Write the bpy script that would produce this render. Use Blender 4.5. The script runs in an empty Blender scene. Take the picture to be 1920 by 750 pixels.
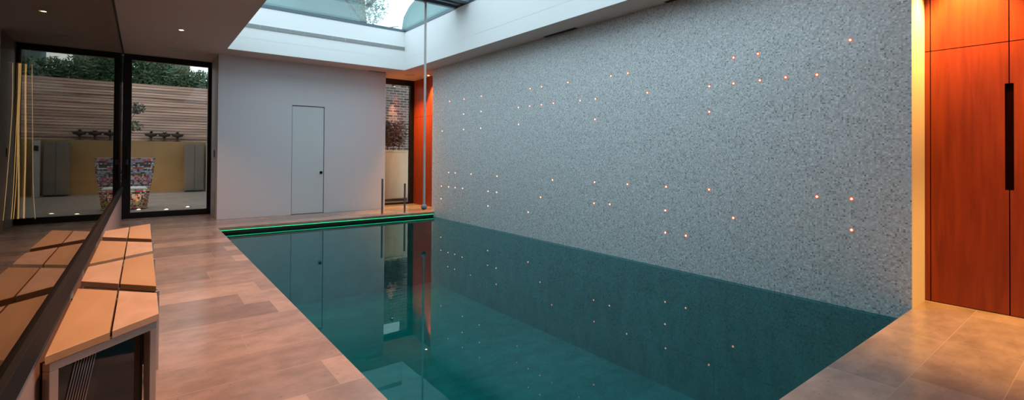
import bpy, bmesh, math, random
from mathutils import Vector, Matrix
random.seed(7)
scene = bpy.context.scene
C = scene.collection
PI = math.pi

# ------------------------------------------------------------------ dimensions (metres; floor z = 0)
CAMZ = 1.3
XW = 5.248        # mosaic wall face
XC = 5.667        # cedar cupboard face
XP = 1.04         # pool left edge
YN, YF = 1.157, 9.68   # pool near / far edge
Y1 = 10.91        # white wall face
Y2 = 12.05        # sliding door plane
Y3 = 11.62        # narrow window plane
XG = -0.325       # glass wall plane
XL = 1.15         # left end of the white block
XR = 4.585        # right end of the white block
H = 3.243         # ceiling
HW = 4.127        # top of the skylight well
WL, WR, WN, WF = 1.219, 4.772, 1.25, 10.274
ZW = -0.108       # water level
XB = 5.9

# ------------------------------------------------------------------ helpers
def link(o, parent=None):
    C.objects.link(o)
    if parent is not None:
        o.parent = parent
    return o

def obj(name, bm, mats, parent=None, loc=None, rz=0.0, smooth=False):
    bmesh.ops.recalc_face_normals(bm, faces=bm.faces[:])
    me = bpy.data.meshes.new(name)
    bm.to_mesh(me); bm.free()
    if not isinstance(mats, (list, tuple)):
        mats = [mats]
    for m in mats:
        me.materials.append(m)
    if smooth:
        for p in me.polygons:
            p.use_smooth = True
    o = bpy.data.objects.new(name, me)
    link(o, parent)
    if loc is not None:
        o.location = loc
    o.rotation_euler[2] = rz
    return o

def tag(o, label, cat, group=None, kind=None):
    o['label'] = label
    o['category'] = cat
    if group: o['group'] = group
    if kind: o['kind'] = kind
    return o

def struct(name, bm, mats, label=None, parent=None, smooth=False):
    o = obj(name, bm, mats, parent, smooth=smooth)
    if parent is None:
        o['kind'] = 'structure'
        if label: o['label'] = label
        o['category'] = name.split('_')[0]
    return o

def thing(name, label, cat, loc=(0, 0, 0), rz=0.0, group=None, kind=None):
    o = bpy.data.objects.new(name, None)
    o.empty_display_size = .05
    link(o)
    o.location = loc
    o.rotation_euler[2] = rz
    return tag(o, label, cat, group, kind)

def dup(root, loc, rz=0.0, label=None, scale=None):
    r = root.copy(); C.objects.link(r)
    r.location = loc; r.rotation_euler[2] = rz
    if scale: r.scale = scale
    if label: r['label'] = label
    for ch in list(root.children):
        c = ch.copy(); C.objects.link(c); c.parent = r
        for g in list(ch.children):
            d = g.copy(); C.objects.link(d); d.parent = c
    return r

def B(): return bmesh.new()

def box(bm, x0, x1, y0, y1, z0, z1, mi=0, bev=0.0):
    vs = [bm.verts.new((x, y, z)) for x in (x0, x1) for y in (y0, y1) for z in (z0, z1)]
    idx = [(0, 1, 3, 2), (4, 6, 7, 5), (0, 4, 5, 1), (2, 3, 7, 6), (0, 2, 6, 4), (1, 5, 7, 3)]
    fs = []
    for f in idx:
        fc = bm.faces.new([vs[i] for i in f]); fc.material_index = mi; fs.append(fc)
    if bev > 0:
        es = set(e for f in fs for e in f.edges)
        bmesh.ops.bevel(bm, geom=list(es), offset=bev, segments=2, affect='EDGES', profile=.5)
    return fs

def prism(bm, pts, axis, a0, a1, mi=0, bev=0.0):
    """extrude polygon pts (2-D in the other two axes, in order) along axis from a0 to a1"""
    def mk(p, a):
        if axis == 'x': return (a, p[0], p[1])
        if axis == 'y': return (p[0], a, p[1])
        return (p[0], p[1], a)
    A = [bm.verts.new(mk(p, a0)) for p in pts]
    Bv = [bm.verts.new(mk(p, a1)) for p in pts]
    n = len(pts)
    fs = [bm.faces.new(A), bm.faces.new(Bv[::-1])]
    for i in range(n):
        fs.append(bm.faces.new([A[i], Bv[i], Bv[(i + 1) % n], A[(i + 1) % n]]))
    for f in fs: f.material_index = mi
    if bev > 0:
        es = set(e for f in fs for e in f.edges)
        bmesh.ops.bevel(bm, geom=list(es), offset=bev, segments=2, affect='EDGES', profile=.5)
    return fs

def tube(bm, pts, r, n=10, cap=True, mi=0):
    pts = [Vector(p) for p in pts]
    rr = r if isinstance(r, (list, tuple)) else [r] * len(pts)
    rings = []
    for i, p in enumerate(pts):
        d = (pts[min(i + 1, len(pts) - 1)] - pts[max(i - 1, 0)]).normalized()
        a = Vector((0, 0, 1)) if abs(d.z) < .9 else Vector((1, 0, 0))
        u = d.cross(a).normalized(); v = d.cross(u).normalized()
        rings.append([bm.verts.new(p + (u * math.cos(2 * PI * k / n) + v * math.sin(2 * PI * k / n)) * rr[i]) for k in range(n)])
    for i in range(len(rings) - 1):
        for k in range(n):
            f = bm.faces.new([rings[i][k], rings[i][(k + 1) % n], rings[i + 1][(k + 1) % n], rings[i + 1][k]]); f.material_index = mi
    if cap:
        for rg in (rings[0][::-1], rings[-1]):
            f = bm.faces.new(rg); f.material_index = mi

def lathe(bm, prof, n=24, c=(0, 0, 0), axis='z', mi=0):
    """prof: (radius, height) pairs"""
    rings = []
    for (r, h) in prof:
        ring = []
        for k in range(n):
            a = 2 * PI * k / n
            p = (r * math.cos(a), r * math.sin(a), h)
            if axis == 'x': p = (h, r * math.cos(a), r * math.sin(a))
            if axis == 'y': p = (r * math.cos(a), h, r * math.sin(a))
            ring.append(bm.verts.new(Vector(p) + Vector(c)))
        rings.append(ring)
    for i in range(len(rings) - 1):
        for k in range(n):
            f = bm.faces.new([rings[i][k], rings[i][(k + 1) % n], rings[i + 1][(k + 1) % n], rings[i + 1][k]]); f.material_index = mi
    for rg, (r, h) in ((rings[0], prof[0]), (rings[-1], prof[-1])):
        if r > 1e-5:
            f = bm.faces.new(rg); f.material_index = mi
    bmesh.ops.remove_doubles(bm, verts=bm.verts[:], dist=1e-5)

# ------------------------------------------------------------------ materials
def new_mat(name):
    m = bpy.data.materials.new(name); m.use_nodes = True
    nt = m.node_tree; nt.nodes.clear()
    out = nt.nodes.new('ShaderNodeOutputMaterial')
    return m, nt, out

def N(nt, t, **kw):
    n = nt.nodes.new(t)
    for k, v in kw.items(): setattr(n, k, v)
    return n

def principled(name, col, rough=.5, metal=0.0, spec=.5, noise=None, bump=None, coat=0.0):
    m, nt, out = new_mat(name)
    p = N(nt, 'ShaderNodeBsdfPrincipled')
    p.inputs['Base Color'].default_value = (*col, 1)
    p.inputs['Roughness'].default_value = rough
    p.inputs['Metallic'].default_value = metal
    p.inputs['Specular IOR Level'].default_value = spec
    p.inputs['Coat Weight'].default_value = coat
    nt.links.new(p.outputs[0], out.inputs[0])
    tc = N(nt, 'ShaderNodeTexCoord')
    if noise:
        sc, amt = noise[:2]
        stretch = noise[2] if len(noise) > 2 else (1, 1, 1)
        mp = N(nt, 'ShaderNodeMapping'); mp.inputs['Scale'].default_value = stretch
        nt.links.new(tc.outputs['Object'], mp.inputs[0])
        nz = N(nt, 'ShaderNodeTexNoise'); nz.inputs['Scale'].default_value = sc; nz.inputs['Detail'].default_value = 6
        nt.links.new(mp.outputs[0], nz.inputs['Vector'])
        mr = N(nt, 'ShaderNodeMapRange'); mr.inputs[1].default_value = .3; mr.inputs[2].default_value = .7
        mr.inputs[3].default_value = 1 - amt; mr.inputs[4].default_value = 1 + amt
        nt.links.new(nz.outputs[0], mr.inputs[0])
        mx = N(nt, 'ShaderNodeVectorMath', operation='SCALE'); mx.inputs[0].default_value = col
        nt.links.new(mr.outputs[0], mx.inputs['Scale'])
        nt.links.new(mx.outputs[0], p.inputs['Base Color'])
    if bump:
        nb = N(nt, 'ShaderNodeTexNoise'); nb.inputs['Scale'].default_value = bump[0]; nb.inputs['Detail'].default_value = 4
        nt.links.new(tc.outputs['Object'], nb.inputs['Vector'])
        bn = N(nt, 'ShaderNodeBump'); bn.inputs['Strength'].default_value = bump[1]; bn.inputs['Distance'].default_value = .01
        nt.links.new(nb.outputs[0], bn.inputs['Height']); nt.links.new(bn.outputs[0], p.inputs['Normal'])
    return m

def emission(name, col, s, sample=False):
    m, nt, out = new_mat(name)
    e = N(nt, 'ShaderNodeEmission'); e.inputs[0].default_value = (*col, 1); e.inputs[1].default_value = s
    nt.links.new(e.outputs[0], out.inputs[0])
    if not sample:
        m.cycles.emission_sampling = 'NONE'
    return m

def pane_mat(name, tint, refl_add=0.0, refl_mul=1.0, gloss=(1, 1, 1), rough=0.0, ior=1.5, bump=None):
    """a flat pane: what it lets through (tinted) mixed with a mirror reflection by the Fresnel term"""
    m, nt, out = new_mat(name)
    tr = N(nt, 'ShaderNodeBsdfTransparent'); tr.inputs[0].default_value = (*tint, 1)
    gl = N(nt, 'ShaderNodeBsdfGlossy')
    gl.inputs['Color'].default_value = (*gloss, 1); gl.inputs['Roughness'].default_value = rough
    fr = N(nt, 'ShaderNodeLayerWeight'); fr.inputs['Blend'].default_value = .5
    pw = N(nt, 'ShaderNodeMath', operation='POWER'); pw.inputs[1].default_value = 5
    nt.links.new(fr.outputs['Facing'], pw.inputs[0])
    f0 = ((ior - 1) / (ior + 1)) ** 2
    sch = N(nt, 'ShaderNodeMath', operation='MULTIPLY_ADD'); sch.inputs[1].default_value = 1 - f0; sch.inputs[2].default_value = f0
    nt.links.new(pw.outputs[0], sch.inputs[0])
    ma = N(nt, 'ShaderNodeMath', operation='MULTIPLY_ADD'); ma.use_clamp = True
    ma.inputs[1].default_value = refl_mul; ma.inputs[2].default_value = refl_add
    nt.links.new(sch.outputs[0], ma.inputs[0])
    mx = N(nt, 'ShaderNodeMixShader')
    nt.links.new(ma.outputs[0], mx.inputs[0]); nt.links.new(tr.outputs[0], mx.inputs[1]); nt.links.new(gl.outputs[0], mx.inputs[2])
    nt.links.new(mx.outputs[0], out.inputs[0])
    if bump:
        tc = N(nt, 'ShaderNodeTexCoord')
        nb = N(nt, 'ShaderNodeTexNoise'); nb.inputs['Scale'].default_value = bump[0]; nb.inputs['Detail'].default_value = 2
        nt.links.new(tc.outputs['Object'], nb.inputs['Vector'])
        bn = N(nt, 'ShaderNodeBump'); bn.inputs['Strength'].default_value = bump[1]; bn.inputs['Distance'].default_value = bump[2]
        nt.links.new(nb.outputs[0], bn.inputs['Height'])
        nt.links.new(bn.outputs[0], gl.inputs['Normal']); nt.links.new(bn.outputs[0], fr.inputs['Normal'])
    return m

def stone_tiles(name, c1, c2, mortar, rough, w=.9, h=.385, off=(0, .04), msize=.0025, box=False, spec=.5, bump=.05):
    m, nt, out = new_mat(name)
    p = N(nt, 'ShaderNodeBsdfPrincipled'); p.inputs['Roughness'].default_value = rough
    p.inputs['Specular IOR Level'].default_value = spec
    nt.links.new(p.outputs[0], out.inputs[0])
    tc = N(nt, 'ShaderNodeTexCoord')
    mp = N(nt, 'ShaderNodeMapping'); mp.inputs['Location'].default_value = (off[0], -off[1], 0)
    src = tc.outputs['Object']
    if box:
        ge = N(nt, 'ShaderNodeNewGeometry'); sn = N(nt, 'ShaderNodeSeparateXYZ'); nt.links.new(ge.outputs['True Normal'], sn.inputs[0])
        so = N(nt, 'ShaderNodeSeparateXYZ'); nt.links.new(src, so.inputs[0])
        def absgt(k):
            a = N(nt, 'ShaderNodeMath', operation='ABSOLUTE'); nt.links.new(sn.outputs[k], a.inputs[0])
            g_ = N(nt, 'ShaderNodeMath', operation='GREATER_THAN'); g_.inputs[1].default_value = .7; nt.links.new(a.outputs[0], g_.inputs[0]); return g_
        yz = N(nt, 'ShaderNodeCombineXYZ'); nt.links.new(so.outputs['Y'], yz.inputs['X']); nt.links.new(so.outputs['Z'], yz.inputs['Y'])
        xz = N(nt, 'ShaderNodeCombineXYZ'); nt.links.new(so.outputs['X'], xz.inputs['X']); nt.links.new(so.outputs['Z'], xz.inputs['Y'])
        m1 = N(nt, 'ShaderNodeMix', data_type='VECTOR'); nt.links.new(absgt('X').outputs[0], m1.inputs['Factor']); nt.links.new(src, m1.inputs['A']); nt.links.new(yz.outputs[0], m1.inputs['B'])
        m2 = N(nt, 'ShaderNodeMix', data_type='VECTOR'); nt.links.new(absgt('Y').outputs[0], m2.inputs['Factor']); nt.links.new(m1.outputs['Result'], m2.inputs['A']); nt.links.new(xz.outputs[0], m2.inputs['B'])
        src = m2.outputs['Result']
    nt.links.new(src, mp.inputs[0])
    br = N(nt, 'ShaderNodeTexBrick'); br.offset = .37; br.offset_frequency = 3; br.squash = 1.25; br.squash_frequency = 2
    br.inputs['Scale'].default_value = 1
    br.inputs['Brick Width'].default_value = w; br.inputs['Row Height'].default_value = h
    br.inputs['Mortar Size'].default_value = msize; br.inputs['Mortar Smooth'].default_value = .3
    br.inputs['Color1'].default_value = (0, 0, 0, 1); br.inputs['Color2'].default_value = (1, 1, 1, 1)
    br.inputs['Mortar'].default_value = (.4, .4, .4, 1)
    nt.links.new(mp.outputs[0], br.inputs['Vector'])
    ramp = N(nt, 'ShaderNodeMix', data_type='RGBA')
    ramp.inputs['A'].default_value = (*c1, 1); ramp.inputs['B'].default_value = (*c2, 1)
    nt.links.new(br.outputs['Color'], ramp.inputs['Factor'])
    # cloudy veining
    mp2 = N(nt, 'ShaderNodeMapping'); mp2.inputs['Scale'].default_value = (1.3, 1.9, 1)
    nt.links.new(tc.outputs['Object'], mp2.inputs[0])
    nz = N(nt, 'ShaderNodeTexNoise'); nz.inputs['Scale'].default_value = 2.9; nz.inputs['Detail'].default_value = 9; nz.inputs['Roughness'].default_value = .62
    nt.links.new(mp2.outputs[0], nz.inputs['Vector'])
    mr = N(nt, 'ShaderNodeMapRange'); mr.inputs[1].default_value = .3; mr.inputs[2].default_value = .72; mr.inputs[3].default_value = .72; mr.inputs[4].default_value = 1.22
    nt.links.new(nz.outputs[0], mr.inputs[0])
    # small fossil pits
    vo = N(nt, 'ShaderNodeTexNoise'); vo.inputs['Scale'].default_value = 34; vo.inputs['Detail'].default_value = 3
    nt.links.new(tc.outputs['Object'], vo.inputs['Vector'])
    mr2 = N(nt, 'ShaderNodeMapRange'); mr2.inputs[1].default_value = .24; mr2.inputs[2].default_value = .36; mr2.inputs[3].default_value = .62; mr2.inputs[4].default_value = 1
    nt.links.new(vo.outputs[0], mr2.inputs[0])
    mm = N(nt, 'ShaderNodeMath', operation='MULTIPLY'); nt.links.new(mr.outputs[0], mm.inputs[0]); nt.links.new(mr2.outputs[0], mm.inputs[1])
    sc = N(nt, 'ShaderNodeVectorMath', operation='SCALE'); nt.links.new(ramp.outputs['Result'], sc.inputs[0]); nt.links.new(mm.outputs[0], sc.inputs['Scale'])
    mo = N(nt, 'ShaderNodeMix', data_type='RGBA'); mo.inputs['B'].default_value = (*mortar, 1)
    nt.links.new(sc.outputs[0], mo.inputs['A']); nt.links.new(br.outputs['Fac'], mo.inputs['Factor'])
    nt.links.new(mo.outputs['Result'], p.inputs['Base Color'])
    bn = N(nt, 'ShaderNodeBump'); bn.inputs['Strength'].default_value = bump; bn.inputs['Distance'].default_value = .004
    nt.links.new(nz.outputs[0], bn.inputs['Height']); nt.links.new(bn.outputs[0], p.inputs['Normal'])
    return m

def mosaic_mat():
    m, nt, out = new_mat('pearl_mosaic')
    p = N(nt, 'ShaderNodeBsdfPrincipled')
    nt.links.new(p.outputs[0], out.inputs[0])
    tc = N(nt, 'ShaderNodeTexCoord')
    sx = N(nt, 'ShaderNodeSeparateXYZ'); nt.links.new(tc.outputs['Object'], sx.inputs[0])
    cb = N(nt, 'ShaderNodeCombineXYZ'); nt.links.new(sx.outputs['Y'], cb.inputs['X']); nt.links.new(sx.outputs['Z'], cb.inputs['Y'])
    T = .0150
    dv = N(nt, 'ShaderNodeVectorMath', operation='SCALE'); dv.inputs['Scale'].default_value = 1 / T
    nt.links.new(cb.outputs[0], dv.inputs[0])
    fl = N(nt, 'ShaderNodeVectorMath', operation='FLOOR'); nt.links.new(dv.outputs[0], fl.inputs[0])
    wn = N(nt, 'ShaderNodeTexWhiteNoise', noise_dimensions='2D'); nt.links.new(fl.outputs[0], wn.inputs['Vector'])
    cr = N(nt, 'ShaderNodeValToRGB')
    e = cr.color_ramp.elements
    e[0].position = 0; e[0].color = (.26, .26, .25, 1)
    e[1].position = 1; e[1].color = (.95, .95, .93, 1)
    for pos, c in ((.05, (.44, .44, .43)), (.16, (.60, .605, .61)), (.55, (.69, .70, .71)), (.90, (.80, .81, .82))):
        q = cr.color_ramp.elements.new(pos); q.color = (*c, 1)
    nt.links.new(wn.outputs['Value'], cr.inputs[0])
    # grout lines between the chips
    fr = N(nt, 'ShaderNodeVectorMath', operation='FRACTION'); nt.links.new(dv.outputs[0], fr.inputs[0])
    s2 = N(nt, 'ShaderNodeSeparateXYZ'); nt.links.new(fr.outputs[0], s2.inputs[0])
    mn = N(nt, 'ShaderNodeMath', operation='MINIMUM'); nt.links.new(s2.outputs['X'], mn.inputs[0]); nt.links.new(s2.outputs['Y'], mn.inputs[1])
    lt = N(nt, 'ShaderNodeMath', operation='LESS_THAN'); lt.inputs[1].default_value = .09; nt.links.new(mn.outputs[0], lt.inputs[0])
    mx = N(nt, 'ShaderNodeMix', data_type='RGBA'); mx.inputs['B'].default_value = (.63, .635, .64, 1)
    nt.links.new(cr.outputs[0], mx.inputs['A']); nt.links.new(lt.outputs[0], mx.inputs['Factor'])
    nt.links.new(mx.outputs['Result'], p.inputs['Base Color'])
    # each chip tilts its own way: sparkle
    off = N(nt, 'ShaderNodeVectorMath', operation='SUBTRACT'); off.inputs[1].default_value = (.5, .5, .5)
    nt.links.new(wn.outputs['Color'], off.inputs[0])
    sc = N(nt, 'ShaderNodeVectorMath', operation='SCALE'); sc.inputs['Scale'].default_value = .16; nt.links.new(off.outputs[0], sc.inputs[0])
    ge = N(nt, 'ShaderNodeNewGeometry')
    ad = N(nt, 'ShaderNodeVectorMath', operation='ADD'); nt.links.new(ge.outputs['Normal'], ad.inputs[0]); nt.links.new(sc.outputs[0], ad.inputs[1])
    no = N(nt, 'ShaderNodeVectorMath', operation='NORMALIZE'); nt.links.new(ad.outputs[0], no.inputs[0])
    nt.links.new(no.outputs[0], p.inputs['Normal'])
    p.inputs['Roughness'].default_value = .34
    p.inputs['Coat Weight'].default_value = .3; p.inputs['Coat Roughness'].default_value = .14
    sc2 = N(nt, 'ShaderNodeVectorMath', operation='SCALE'); sc2.inputs['Scale'].default_value = .10; nt.links.new(off.outputs[0], sc2.inputs[0])
    ad2 = N(nt, 'ShaderNodeVectorMath', operation='ADD'); nt.links.new(ge.outputs['Normal'], ad2.inputs[0]); nt.links.new(sc2.outputs[0], ad2.inputs[1])
    no2 = N(nt, 'ShaderNodeVectorMath', operation='NORMALIZE'); nt.links.new(ad2.outputs[0], no2.inputs[0]); nt.links.new(no2.outputs[0], p.inputs['Coat Normal'])
    p.inputs['Specular IOR Level'].default_value = .55
    return m

def wood_mat(name, ca, cb_, rough=.35, grain=(9, 9, .55), coat=0.0, scale=3.0):
    m, nt, out = new_mat(name)
    p = N(nt, 'ShaderNodeBsdfPrincipled'); p.inputs['Roughness'].default_value = rough
    p.inputs['Coat Weight'].default_value = coat
    p.inputs['Coat Roughness'].default_value = .15
    nt.links.new(p.outputs[0], out.inputs[0])
    tc = N(nt, 'ShaderNodeTexCoord')
    mp = N(nt, 'ShaderNodeMapping'); mp.inputs['Scale'].default_value = grain
    nt.links.new(tc.outputs['Object'], mp.inputs[0])
    nz = N(nt, 'ShaderNodeTexNoise'); nz.inputs['Scale'].default_value = scale; nz.inputs['Detail'].default_value = 7; nz.inputs['Distortion'].default_value = .6
    nt.links.new(mp.outputs[0], nz.inputs['Vector'])
    cr = N(nt, 'ShaderNodeValToRGB')
    cr.color_ramp.elements[0].position = .3; cr.color_ramp.elements[0].color = (*ca, 1)
    cr.color_ramp.elements[1].position = .7; cr.color_ramp.elements[1].color = (*cb_, 1)
    nt.links.new(nz.outputs[0], cr.inputs[0]); nt.links.new(cr.outputs[0], p.inputs['Base Color'])
    return m

def brick_mat(name, axis='XZ'):
    m, nt, out = new_mat(name)
    p = N(nt, 'ShaderNodeBsdfPrincipled'); p.inputs['Roughness'].default_value = .85
    nt.links.new(p.outputs[0], out.inputs[0])
    tc = N(nt, 'ShaderNodeTexCoord')
    sx = N(nt, 'ShaderNodeSeparateXYZ'); nt.links.new(tc.outputs['Object'], sx.inputs[0])
    cb = N(nt, 'ShaderNodeCombineXYZ'); nt.links.new(sx.outputs['X'], cb.inputs['X']); nt.links.new(sx.outputs['Z'], cb.inputs['Y'])
    br = N(nt, 'ShaderNodeTexBrick'); br.inputs['Scale'].default_value = 1
    br.inputs['Brick Width'].default_value = .225; br.inputs['Row Height'].default_value = .075; br.inputs['Mortar Size'].default_value = .012
    br.inputs['Color1'].default_value = (.06, .05, .05, 1); br.inputs['Color2'].default_value = (.30, .24, .22, 1); br.inputs['Mortar'].default_value = (.42, .39, .38, 1)
    nt.links.new(cb.outputs[0], br.inputs['Vector'])
    nt.links.new(br.outputs['Color'], p.inputs['Base Color'])
    bn = N(nt, 'ShaderNodeBump'); bn.inputs['Distance'].default_value = .01; bn.invert = True
    nt.links.new(br.outputs['Fac'], bn.inputs['Height']); nt.links.new(bn.outputs[0], p.inputs['Normal'])
    return m

def weave_mat(name, palette, zs):
    """woven cord: bands of colour by height, flecked along the strand"""
    m, nt, out = new_mat(name)
    p = N(nt, 'ShaderNodeBsdfPrincipled'); p.inputs['Roughness'].default_value = .55
    nt.links.new(p.outputs[0], out.inputs[0])
    tc = N(nt, 'ShaderNodeTexCoord'); sx = N(nt, 'ShaderNodeSeparateXYZ'); nt.links.new(tc.outputs['Object'], sx.inputs[0])
    at = N(nt, 'ShaderNodeMath', operation='ARCTAN2'); nt.links.new(sx.outputs['Y'], at.inputs[0]); nt.links.new(sx.outputs['X'], at.inputs[1])
    cb = N(nt, 'ShaderNodeCombineXYZ')
    s1 = N(nt, 'ShaderNodeMath', operation='MULTIPLY'); s1.inputs[1].default_value = 9; nt.links.new(at.outputs[0], s1.inputs[0])
    s2 = N(nt, 'ShaderNodeMath', operation='MULTIPLY'); s2.inputs[1].default_value = 1 / .037; nt.links.new(sx.outputs['Z'], s2.inputs[0])
    nt.links.new(s1.outputs[0], cb.inputs['X']); nt.links.new(s2.outputs[0], cb.inputs['Y'])
    fl = N(nt, 'ShaderNodeVectorMath', operation='FLOOR'); nt.links.new(cb.outputs[0], fl.inputs[0])
    wn = N(nt, 'ShaderNodeTexWhiteNoise', noise_dimensions='2D'); nt.links.new(fl.outputs[0], wn.inputs['Vector'])
    # row colour
    s3 = N(nt, 'ShaderNodeSeparateXYZ'); nt.links.new(fl.outputs[0], s3.inputs[0])
    w1 = N(nt, 'ShaderNodeTexWhiteNoise', noise_dimensions='1D'); nt.links.new(s3.outputs['Y'], w1.inputs['W'])
    mixv = N(nt, 'ShaderNodeMath', operation='MULTIPLY_ADD'); mixv.inputs[1].default_value = .35; nt.links.new(wn.outputs['Value'], mixv.inputs[0])
    s4 = N(nt, 'ShaderNodeMath', operation='MULTIPLY'); s4.inputs[1].default_value = .65; nt.links.new(w1.outputs['Value'], s4.inputs[0]); nt.links.new(s4.outputs[0], mixv.inputs[2])
    def ramp(cols):
        cr = N(nt, 'ShaderNodeValToRGB'); cr.color_ramp.interpolation = 'CONSTANT'
        while len(cr.color_ramp.elements) < len(cols): cr.color_ramp.elements.new(.5)
        for i, c in enumerate(cols):
            cr.color_ramp.elements[i].position = i / len(cols); cr.color_ramp.elements[i].color = (*c, 1)
        nt.links.new(mixv.outputs[0], cr.inputs[0]); return cr
    up, lo = ramp(palette[0]), ramp(palette[1])
    gt = N(nt, 'ShaderNodeMath', operation='GREATER_THAN'); gt.inputs[1].default_value = zs; nt.links.new(sx.outputs['Z'], gt.inputs[0])
    mx = N(nt, 'ShaderNodeMix', data_type='RGBA'); nt.links.new(gt.outputs[0], mx.inputs['Factor'])
    nt.links.new(lo.outputs[0], mx.inputs['A']); nt.links.new(up.outputs[0], mx.inputs['B'])
    nt.links.new(mx.outputs['Result'], p.inputs['Base Color'])
    return m

M = {}
M['floor'] = stone_tiles('honed_limestone', (.215, .155, .13), (.43, .31, .25), (.37, .28, .235), .22, msize=.0028, spec=.5)
M['pool_floor'] = stone_tiles('pool_limestone', (.17, .29, .285), (.235, .36, .35), (.155, .26, .26), .5, w=1.2, h=.6, off=(.2, .1), msize=.006, box=True)
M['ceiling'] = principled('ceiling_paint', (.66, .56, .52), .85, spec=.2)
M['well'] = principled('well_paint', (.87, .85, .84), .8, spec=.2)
M['white'] = principled('satin_white_panel', (.66, .63, .65), .55, spec=.3)
M['doorpanel'] = principled('door_white_panel', (.64, .65, .66), .5, spec=.3)
M['mosaic'] = mosaic_mat()
M['plaster'] = principled('pale_plaster', (.80, .76, .70), .8, spec=.2)
M['cedar'] = wood_mat('red_cedar_veneer', (.20, .020, .003), (.32, .044, .006), .42, grain=(7, 7, .5), coat=.15)
M['cedar_gap'] = principled('cedar_shadow_gap', (.010, .002, .001), 1.0, spec=0.0)
M['bench_a'] = wood_mat('bench_oak_warm', (.38, .235, .12), (.46, .30, .165), .45, grain=(2, .8, 2), scale=2.2)
M['bench_b'] = wood_mat('bench_oak_pale', (.42, .285, .19), (.52, .37, .26), .45, grain=(3, 1.2, 3), scale=3.4)
M['post_steel'] = principled('dark_post_steel', (.26, .24, .24), .38, 1.0)
M['planter'] = principled('brushed_planter_zinc', (.60, .47, .34), .45, .30, noise=(3, .10, (30, 1, 1)))
M['steel'] = principled('brushed_steel', (.52, .49, .47), .32, 1.0, noise=(6, .08, (1, 1, 30)))
M['frame_steel'] = principled('satin_bench_steel', (.50, .46, .44), .38, .8)
M['black'] = principled('black_aluminium', (.008, .008, .009), .35, 0, .35)
M['rail'] = principled('dark_bronze_rail', (.012, .011, .011), .7, 0, .12)
M['gloss_black'] = principled('black_gloss_panel', (.006, .007, .009), .05, 0, .6)
M['base'] = principled('taupe_plinth', (.34, .25, .22), .8, spec=.2)
M['dark'] = principled('dark_recess', (.02, .018, .018), .8)
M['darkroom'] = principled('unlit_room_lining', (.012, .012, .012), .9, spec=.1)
M['grey_metal'] = principled('grey_grille', (.48, .48, .48), .5, .3)
M['water'] = pane_mat('pool_water', (.03, .54, .57), 0.0, 1.0, gloss=(.58, .92, .95), ior=1.34, bump=(1.6, .035, .02))
M['mirror'] = pane_mat('dark_mirror_glass', (.50, .48, .46), .03, .55, gloss=(.95, .92, .86))
M['doorglass'] = pane_mat('tinted_door_glass', (.70, .69, .65), 0.01, .6)
M['skyglass'] = pane_mat('teal_skylight_glass', (.88, .97, .97), 0.0, .8)
M['rope'] = principled('grey_rope', (.62, .57, .54), .8, bump=(60, .5))
M['rubber'] = principled('grey_ball', (.28, .28, .30), .5)
M['green_led'] = emission('green_led', (.05, .9, .33), 1.3, sample=True)
M['led_core'] = emission('white_hot_fibre', (1, .50, .32), 6)
M['led_halo'] = emission('amber_light_halo', (1, .17, .05), .8)  # light halo on the wall, drawn as a glowing ring
M['lamp'] = emission('warm_lamp', (1, .72, .42), 22)
M['lamp_white'] = emission('white_uplight', (1, .86, .66), 9)
M['strand'] = emission('gold_strand', (1, .62, .24), 2.6)
M['trim_white'] = principled('white_trim', (.7, .68, .66), .5)
M['cedar_slat'] = principled('weathered_slats', (.40, .27, .22), .8, noise=(1.0, .62, (.35, 1, 9)))
M['render'] = principled('sand_render', (.22, .145, .065), .9, noise=(1.5, .15))
M['render_grey'] = principled('grey_render', (.13, .115, .10), .9, noise=(1.5, .12))
M['white_paint'] = principled('white_post_paint', (.36, .35, .34), .7)
M['paving'] = stone_tiles('courtyard_paving', (.20, .165, .14), (.27, .22, .185), (.13, .11, .095), .5, w=.9, h=.6)
M['leaf'] = principled('hedge_leaf', (.045, .11, .05), .5, noise=(3, .6))
M['leaf_dark'] = principled('dark_leaf', (.035, .05, .03), .5, noise=(5, .5))
M['leaf_pale'] = principled('canopy_leaf', (.10, .17, .13), .5, noise=(3, .5))
M['bark'] = principled('bark', (.10, .075, .06), .9)
M['pot'] = principled('iron_bowl', (.03, .028, .028), .6)
M['brick'] = brick_mat('old_brick')
M['tan'] = principled('tan_house_render', (.26, .20, .17), .9, noise=(4, .2))
M['house'] = principled('pale_house_render', (.09, .17, .165), .9, noise=(.6, .1))
M['house_roof'] = principled('slate_roof', (.10, .17, .18), .7, noise=(2, .15))
M['cushion'] = principled('white_cushion', (.8, .78, .75), .8)
M['beam'] = principled('blue_grey_beam', (.10, .13, .16), .4, .3)
BL = [(.10, .14, .30), (.55, .60, .68), (.02, .02, .04), (.30, .36, .50), (.65, .05, .10), (.70, .72, .75), (.05, .10, .25)]
RD = [(.60, .04, .05), (.75, .62, .15), (.70, .12, .12), (.80, .78, .70), (.05, .05, .10), (.75, .35, .05)]
M['weave'] = weave_mat('bright_woven_cord', (BL, RD), .50)

# ------------------------------------------------------------------ the room shell
bm = B()      # stone floor: one slab with the pool cut out
box(bm, -.40, XP, -5, Y2 + .05, -.04, 0)
box(bm, XP, XC + .3, -5, YN, -.04, 0)
box(bm, XP, XC + .3, YF, Y2 + .05, -.04, 0)
struct('floor', bm, M['floor'], 'pinkish limestone floor tiles around the pool')

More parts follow.
